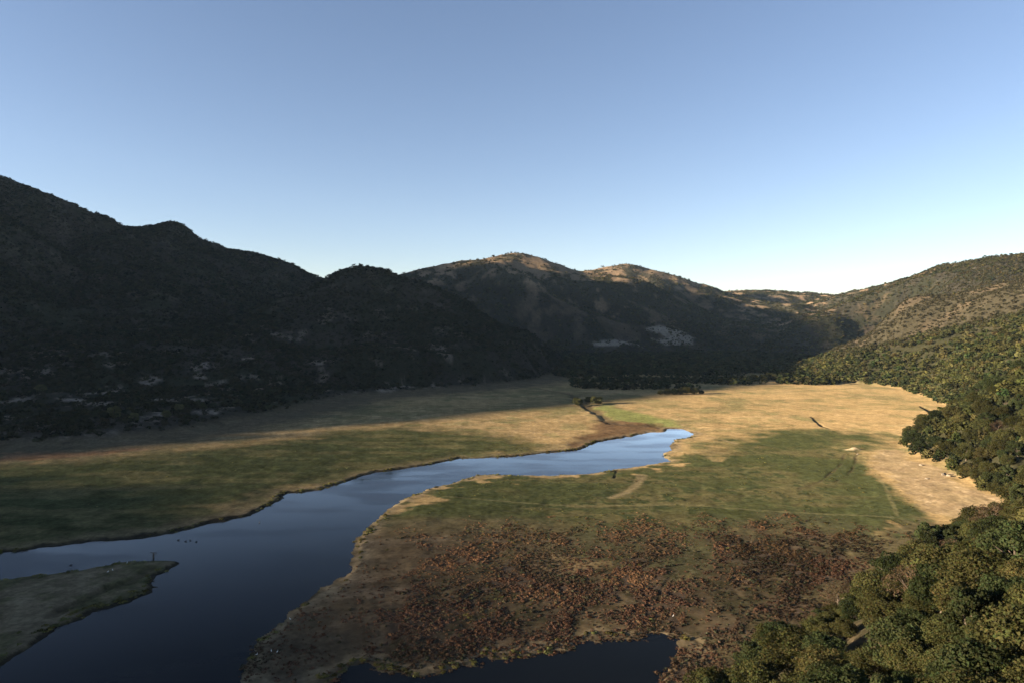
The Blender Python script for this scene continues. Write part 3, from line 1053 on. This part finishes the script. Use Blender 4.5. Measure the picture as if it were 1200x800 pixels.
# ---- scrub on the dark left hills, the far mountains and the skyline
blocks = []
N3 = 210000
hx = rng.uniform(-1700, 400, N3)
hy = rng.uniform(450, 1950, N3)
ok = in_view(hx, hy, 3)
hx, hy = hx[ok], hy[ok]
hz_, hl, hh, hi_ = height(hx, hy)
dens = sstep(1.5, 5, hh) * (1 - 0.6 * sstep(420, 160, np.hypot(hx + 235, hy - 770)) * sstep(-0.2, 0.3, fbm(hx, hy, 30, 5, 0.6, seed=43))) * (0.30 + 0.70 * sstep(-0.25, 0.25, fbm(hx, hy, 55, 4, seed=56) + 0.6 * (0.42 - hi_['gul2']) + 0.25 * sstep(500, 1200, hy))) * (hi_['s_r'] < 0)
ok = rng.random(len(hx)) < dens
hx, hy, hz_ = hx[ok], hy[ok], hz_[ok]
hs = np.clip(rng.lognormal(0.95, 0.35, len(hx)), 1.4, 7)
hr = np.hypot(hx, hy)
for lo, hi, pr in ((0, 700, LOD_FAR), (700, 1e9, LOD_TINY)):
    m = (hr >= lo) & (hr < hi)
    blocks.append(mass(rng, pr, np.stack([hx[m], hy[m], hz_[m] - 0.3], 1), hs[m], 1.3 + 0.4 * rng.random(m.sum()), wood_tints(rng, m.sum()) * np.array([0.36, 0.39, 0.50])))  # tints darkened and cooled to deepen the shade on the left hills
N4 = 190000
mx_ = rng.uniform(-1300, 2600, N4)
my_ = rng.uniform(1350, 3600, N4)
ok = in_view(mx_, my_, 2)
mx_, my_ = mx_[ok], my_[ok]
mz, ml, mh, mi_ = height(mx_, my_)
dens = sstep(4, 15, mh) * np.maximum(sstep(1650, 1900, my_), sstep(1350, 1650, my_) * (mx_ > 500)) * (0.06 + 0.94 * sstep(-0.35, 0.2, fbm(mx_, my_, 46, 5, 0.6, seed=44) + 0.9 * (0.42 - mi_['gul2']))) * 0.85 * (1 - 0.65 * sstep(230, 310, mz) * (mx_ < 900))
dens = np.where((mx_ > 500) & (my_ < 2500), np.maximum(dens, 0.75 * sstep(4, 15, mh) * np.maximum(sstep(1650, 1900, my_), sstep(1350, 1650, my_))), dens)
ok = rng.random(len(mx_)) < dens
mx_, my_, mz = mx_[ok], my_[ok], mz[ok]
ms = np.clip(rng.lognormal(1.25, 0.35, len(mx_)), 1.8, 9)
blocks.append(mass(rng, LOD_TINY, np.stack([mx_, my_, mz - 0.4], 1), ms, 1.3 + 0.4 * rng.random(len(ms)), wood_tints(rng, len(ms)) * np.array([1.0, 0.95, 1.0]) * 0.9))
stuff_object('hillside_scrub', blocks, M_SCRUB)

# ---- trees added on the unseen crest to soften the edge of its shadow
N7 = 1500
ex = rng.uniform(-1060, -940, N7)
ey = rng.uniform(-420, 330, N7)
ez = height(ex, ey)[0]
es = np.clip(rng.lognormal(2.35, 0.45, N7), 5, 24)
stuff_object('unseen_ridge_trees', [mass(rng, LOD_MID, np.stack([ex, ey, ez - 0.3], 1), es, np.full(N7, 0.8), wood_tints(rng, N7))], M_SCRUB)

# ---- marsh tussocks
def tussock(seed, n=20):
    r_ = np.random.default_rng(seed)
    a = r_.random(n) * 6.283
    rad = 0.5 * np.sqrt(r_.random(n))
    c = np.stack([np.cos(a) * rad, np.sin(a) * rad, 0.14 + 0.30 * r_.random(n) * (1 - rad)], 1)
    nrm = np.stack([np.cos(a), np.sin(a), 1.0 + 0 * a], 1)
    return cards(r_, c, nrm, 0.19 * (0.7 + 0.6 * r_.random(n)), 1.5, 0.5), 0.7 + 0.6 * r_.random(n)


TUFTS = [tussock(500 + i) for i in range(8)]
N5 = 210000
tx = rng.uniform(-110, 190, N5)
ty = rng.uniform(150, 320, N5)
sm = poly_sdf(MARSH, tx, ty)
n2_ = fbm(tx, ty, 15, 4, seed=32)
n1_ = fbm(tx, ty, 60, 4, seed=31)
ch = fbm(tx, ty, 4.5, 3, seed=33) + 0.3 * fbm(tx, ty, 9, 2, seed=37)
st_ = fbm((0.53 * tx + 0.85 * ty) * 0.4, (0.85 * tx - 0.53 * ty), 9, 4, 0.6, seed=71)
dens = sstep(-34, 22, sm + 22 * n2_ + 14 * n1_) * (0.16 + 0.84 * sstep(-0.40, 0.30, st_ + 0.9 * sstep(205, 175, ty) - 0.10)) * sstep(0.85, 0.30, ch)
for G, wd, dp in GULLIES:
    dens = dens * sstep(wd * 0.6, wd * 1.3, line_dist(G, tx, ty))
tz, tl, th_, ti_ = height(tx, ty)
dens = dens * (tl > -1.0) * (th_ < 2) * in_view(tx, ty, 3)
ok = rng.random(N5) < dens
tx, ty, tz, ch, n2_ = tx[ok], ty[ok], tz[ok], ch[ok], n2_[ok]
T1, T2, T3 = np.array([0.088, 0.050, 0.031]), np.array([0.155, 0.090, 0.046]), np.array([0.066, 0.058, 0.033])
w2 = sstep(0.0, 0.7, n2_ + 0.3 * rng.normal(size=len(tx)) - 0.3 + 0.01 * (ty - 220))[:, None]
w3 = (rng.random((len(tx), 1)) < 0.22) * 1.0
tt = (T1 * (1 - w2) + T2 * w2) * (1 - w3) + T3 * w3
pv = fbm(tx, ty, 22, 3, seed=73)[:, None]
tt = tt * (1 + 0.35 * pv) * np.array([1.0, 1.0, 1.0]) + np.array([-0.012, 0.0, 0.0]) * (pv < -0.1)
tt = tt * (1 + 0.20 * rng.normal(size=(len(tx), 1))) * (1 - 0.30 * sstep(60, 105, tx))[:, None]
ts_ = np.clip(rng.lognormal(-0.78, 0.42, len(tx)), 0.2, 1.3)
stuff_object('marsh_tussocks', [mass(rng, TUFTS, np.stack([tx, ty, np.maximum(tz, 0.0) - 0.05], 1), ts_, 1.1 + 0.5 * rng.random(len(tx)), np.clip(tt, .01, 1))], M_STRAW)

# ---- rushes and coarse grass on the green flats and along the banks
N6 = 60000
gx = rng.uniform(-330, 300, N6)
gy = rng.uniform(165, 560, N6)
gz, gl, gh, gi = height(gx, gy)
cl = fbm(gx, gy, 12, 3, seed=61)
bk = sstep(-0.3, 0.4, fbm(gx, gy, 18, 3, seed=62))
dens = sstep(0.05, 0.5, cl) * (gl > 1.0) * (gh < 1) * sstep(560, 350, gy) * 0.30 + (gl > 0.2) * (gl < 4) * bk * (gh < 1)
dens *= np.where((gx < -20) & (gl > 4), 0.12, 1.0) * (poly_sdf(SAND, gx, gy) < -2) * in_view(gx, gy, 3)
ok = rng.random(N6) < dens
gx, gy, gz, gl = gx[ok], gy[ok], gz[ok], gl[ok]
gt = np.array([0.075, 0.085, 0.03]) * (1 + 0.3 * rng.normal(size=(len(gx), 1))) + np.array([0.05, 0.03, 0.0]) * rng.random((len(gx), 1))
stuff_object('rush_grass', [mass(rng, TUFTS, np.stack([gx, gy, gz - 0.05], 1), np.clip(rng.lognormal(-0.9, 0.35, len(gx)), 0.2, 0.9) * np.where(gl < 4, 2.0, 1.0), 1.5 + rng.random(len(gx)), np.clip(gt, .01, 1))], M_STRAW)

# ------------------------------------------------------------------ single trees, birds and stones
def tree_at(kname, v, px_, py_, tall_px, label, group, wide=1.2):
    x_, y_, z_ = hit(px_, py_)
    h_ = tall_px * y_ / 800
    return tree(kname, v, x_, y_, z_ - 0.2, h_, wide, label, group)


HG = 'pale trees on the shaded hillside'
for px_, py_, t_, v, lab in ((48, 460, 11, 0, 'small pale tree alone highest on the dark hillside near the frame edge'),
                             (134, 490, 15, 1, 'tall pale green tree standing on the dark hillside above the rust coloured mud'),
                             (157, 494, 11, 2, 'faint grey green tree just below the tall pale one on the dark hillside'),
                             (195, 490, 10, 0, 'lower of two yellowish trees close together on the dark hillside'),
                             (210, 482, 10, 1, 'upper of two yellowish trees close together on the dark hillside')):
    tree_at('pale', v, px_, py_, t_, lab, HG, 1.1)
CG = 'trees along the dry creek'  # pale tint on two of them brightens the crowns as if sunlit
for px_, py_, t_, k_, w_, lab in ((677, 475, 10, 'pale', 1.3, 'round sunlit bush tree at the near end of the creek by the pasture corner'),
                                  (690, 471, 7, 'dark', 1.6, 'low dark tree between two sunlit trees on the creek'),
                                  (699, 473, 10, 'pale', 1.6, 'leaning sunlit tree on the far side of the creek')):
    tree_at(k_, 1, px_, py_, t_, lab, CG, w_)
BG = 'row of trees at the far edge of the pasture'
for n_, (px_, t_, k_) in enumerate(((774, 6, 'yellow'), (782, 7, 'olive'), (790, 7, 'dark'), (797, 7, 'olive'), (805, 9, 'yellow'), (814, 8, 'olive'), (822, 5, 'dark'))):
    tree_at(k_, n_, px_, 462.5 - 0.02 * (px_ - 770), t_, ('leftmost tree', 'second tree', 'third tree', 'middle tree', 'tallest tree', 'second last tree', 'low rightmost tree')[n_] + ' of the short row at the far edge of the golden pasture', BG, 1.35)

M_WHITE = plain_material('white_feathers', (0.80, 0.80, 0.76), 0.7)
M_DARKF = plain_material('dark_feathers', (0.03, 0.028, 0.025), 0.6)
M_BILL = plain_material('bill', (0.45, 0.30, 0.06), 0.5)


def lathe_path(pts, radii, sides=10, flat=1.0):
    c_, q_ = tube(pts, radii, sides)
    return np.array(c_), np.array(q_)


def bird_mesh(name, standing):
    """one continuous body from tail over breast and neck to the head"""
    if standing:
        path = [(-.34, 0, .44), (-.26, 0, .46), (-.12, 0, .52), (.02, 0, .55), (.12, 0, .58), (.17, 0, .68), (.15, 0, .80), (.17, 0, .90), (.22, 0, .93), (.27, 0, .925)]
        rad = [.01, .05, .105, .12, .09, .045, .033, .036, .042, .012]
    else:
        path = [(-.30, 0, .12), (-.22, 0, .09), (-.08, 0, .08), (.06, 0, .08), (.15, 0, .11), (.18, 0, .20), (.19, 0, .27), (.235, 0, .295), (.27, 0, .285)]
        rad = [.008, .06, .11, .12, .085, .045, .045, .05, .014]
    c_, q_ = lathe_path(path, rad)
    return mesh_from(name, c_, q_, True)


EG_B, DK_B = bird_mesh('body', True), bird_mesh('body', False)
EG_B.materials.append(M_WHITE)
DK_B.materials.append(M_DARKF)
tb = tube([(.26, 0, .925), (.33, 0, .915), (.39, 0, .905)], [.014, .010, .002], 6)
EG_BILL = mesh_from('bill', *map(np.array, tb))
EG_BILL.materials.append(M_BILL)
EG_LEG = []
for s_ in (-1, 1):
    tl_ = tube([(-.02, .04 * s_, .47), (-.03, .045 * s_, .24), (0, .045 * s_, .01), (.07, .05 * s_, .0)], [.014, .010, .009, .006], 6)
    m_ = mesh_from('leg', *map(np.array, tl_))
    m_.materials.append(M_DARKF)
    EG_LEG.append(m_)
tb = tube([(.26, 0, .285), (.30, 0, .275), (.335, 0, .27)], [.018, .013, .004], 6)
DK_BILL = mesh_from('bill', *map(np.array, tb))
DK_BILL.materials.append(M_BILL)


def bird(px_, py_, standing, label, group, sc=1.0, rz=0.0):
    if standing:
        x_, y_, z_ = hit(px_, py_)
    else:
        x_, y_ = at(px_, py_, 0.0)
        z_ = 0.0
    e = bpy.data.objects.new('egret' if standing else 'waterbird', None)
    COL.objects.link(e)
    e.location = (x_, y_, z_)
    e.rotation_euler = (0, 0, rz)
    e.scale = (sc, sc, sc)
    e.empty_display_size = 0.2
    tag(e, label, 'bird', group)
    link_obj('body', EG_B if standing else DK_B, None, e)
    link_obj('bill', EG_BILL if standing else DK_BILL, None, e)
    if standing:
        for m_ in EG_LEG:
            link_obj('leg', m_, None, e)
    return e


EGG = 'white wading birds'
for px_, py_, rz_, lab in ((126.5, 671, 0.4, 'white wading bird standing on the grassy islet, left of the close pair'),
                           (132, 669, 2.8, 'white wading bird standing on the grassy islet, right of the close pair'),
                           (149, 660.5, 1.2, 'white wading bird alone on the islet shore nearer the dead snag'),
                           (301, 769, 0.2, 'white wading bird at the water on the brown point, lowest of three'),
                           (318, 765, 2.2, 'white wading bird on the brown point, middle of three'),
                           (325, 766, 1.0, 'white wading bird on the brown point, farthest from the water'),
                           (340, 727, 3.0, 'white wading bird at the river edge upstream of the brown point'),
                           (789, 723, 0.6, 'white wading bird alone in the brown marsh above the dark pond')):
    bird(px_, py_, True, lab, EGG, 1.0, rz_)
DKG = 'dark waterbirds afloat'
for px_, py_, rz_, lab in ((217.5, 634, 0.2, 'dark waterbird afloat, left of three in mid river'),
                           (223, 633, 2.9, 'dark waterbird afloat, middle of three in mid river'),
                           (230, 634.5, 1.2, 'dark waterbird afloat, right of three in mid river'),
                           (209, 632.5, 0.5, 'dark waterbird trailing alone behind the three in mid river'),
                           (83, 662, 0.9, 'dark waterbird alone on the calm channel behind the islet'),
                           (304, 612, 2.0, 'dark waterbird close under the far grassy bank')):
    bird(px_, py_, False, lab, DKG, 1.9, rz_)

e = bpy.data.objects.new('dead_snag', None)
COL.objects.link(e)
e.location = hit(180, 656.5)
tag(e, 'dark dead snag with a flat broken top at the tip of the islet', 'dead tree')
tc_, tq_ = tube([(0, 0, -.3), (0.05, 0, .6), (-.05, 0.05, 1.5), (.05, 0, 2.5), (0, 0, 3.0)], [.42, .34, .30, .26, .18], 9)
link_obj('trunk', mesh_from('trunk', np.array(tc_), np.array(tq_)), M_BARK, e)
for pts_, r_ in (([(-1.5, 0, 3.2), (-.7, .1, 3.05), (0, 0, 2.95), (.8, 0, 3.1), (1.3, .1, 3.0)], [.06, .15, .2, .14, .05]),
                 ([(0, 0, 2.0), (.8, -.1, 2.4), (1.9, -.2, 2.55)], [.14, .1, .03]),
                 ([(0, 0, 1.2), (-.6, .1, 1.7), (-1.1, .1, 2.3)], [.14, .09, .03]),
                 ([(0, 0, .5), (.5, .3, .9), (.9, .5, 1.1)], [.16, .1, .04])):
    tc_, tq_ = tube(pts_, r_, 7)
    link_obj('branch', mesh_from('branch', np.array(tc_), np.array(tq_)), M_BARK, e)

M_STONE = plain_material('pale_stone', (0.27, 0.225, 0.16), 0.9, scale=3)


def boulder(seed, x_, y_, z_, s_, label, group):
    import bmesh
    bm = bmesh.new()
    bmesh.ops.create_icosphere(bm, subdivisions=3, radius=1)
    r_ = np.random.default_rng(seed)
    f_ = r_.normal(size=(9, 3))
    f_ /= np.linalg.norm(f_, axis=1, keepdims=True)
    o_ = 0.55 + 0.35 * r_.random(9)
    for v in bm.verts:
        p = np.array(v.co)
        k_ = 1.0
        for n_, q_ in zip(f_, o_):
            dd = float(p @ n_)
            if dd > q_:
                k_ = min(k_, q_ / dd)
        v.co = Vector(p * k_ * (1 + 0.04 * r_.normal()) * np.array([1.3, 0.9, 0.7]) * s_)
    me = bpy.data.meshes.new('boulder')
    bm.to_mesh(me)
    bm.free()
    o = link_obj('boulder', me, M_STONE)
    o.location = (x_, y_, z_ + 0.15 * s_)
    o.rotation_euler = (0, 0, r_.random() * 6)
    return tag(o, label, 'boulder', group)


for n_, (px_, py_, s_, lab) in enumerate(((1106, 556, 1.9, 'largest pale boulder at the wood edge above the sand spit'),
                                          (1111, 557.5, 1.2, 'pale boulder against the largest one at the wood edge'),
                                          (1079, 545, 1.0, 'pale boulder at the inland top of the sand spit'),
                                          (1086, 561, 0.8, 'small pale boulder out on the open sand spit'),
                                          (1005, 532, 0.7, 'pale stone beside the earth mound on the olive pasture'))):
    x_, y_, z_ = hit(px_, py_)
    boulder(900 + n_, x_, y_, z_, s_, lab, 'pale boulders')

# ------------------------------------------------------------------ the evening air
hm_, HN, HL = new_mat('evening_haze')
ho = HN.new('ShaderNodeOutputMaterial')
hv = HN.new('ShaderNodeVolumePrincipled')
hv.inputs['Color'].default_value = (0.5, 0.74, 1.0, 1)
hv.inputs['Density'].default_value = 1.4e-5
hv.inputs['Anisotropy'].default_value = 0.0
HL.new(hv.outputs[0], ho.inputs['Volume'])
X0, X1, Y0, Y1, Z0, Z1 = -9500.0, 9500.0, -9500.0, 9500.0, -4.0, 900.0
hc_ = np.array([(X0, Y0, Z0), (X1, Y0, Z0), (X1, Y1, Z0), (X0, Y1, Z0), (X0, Y0, Z1), (X1, Y0, Z1), (X1, Y1, Z1), (X0, Y1, Z1)])
haze = tag(link_obj('haze', mesh_from('haze', hc_, [[3, 2, 1, 0], [4, 5, 6, 7], [0, 1, 5, 4], [1, 2, 6, 5], [2, 3, 7, 6], [3, 0, 4, 7]], False), hm_), kind='stuff')
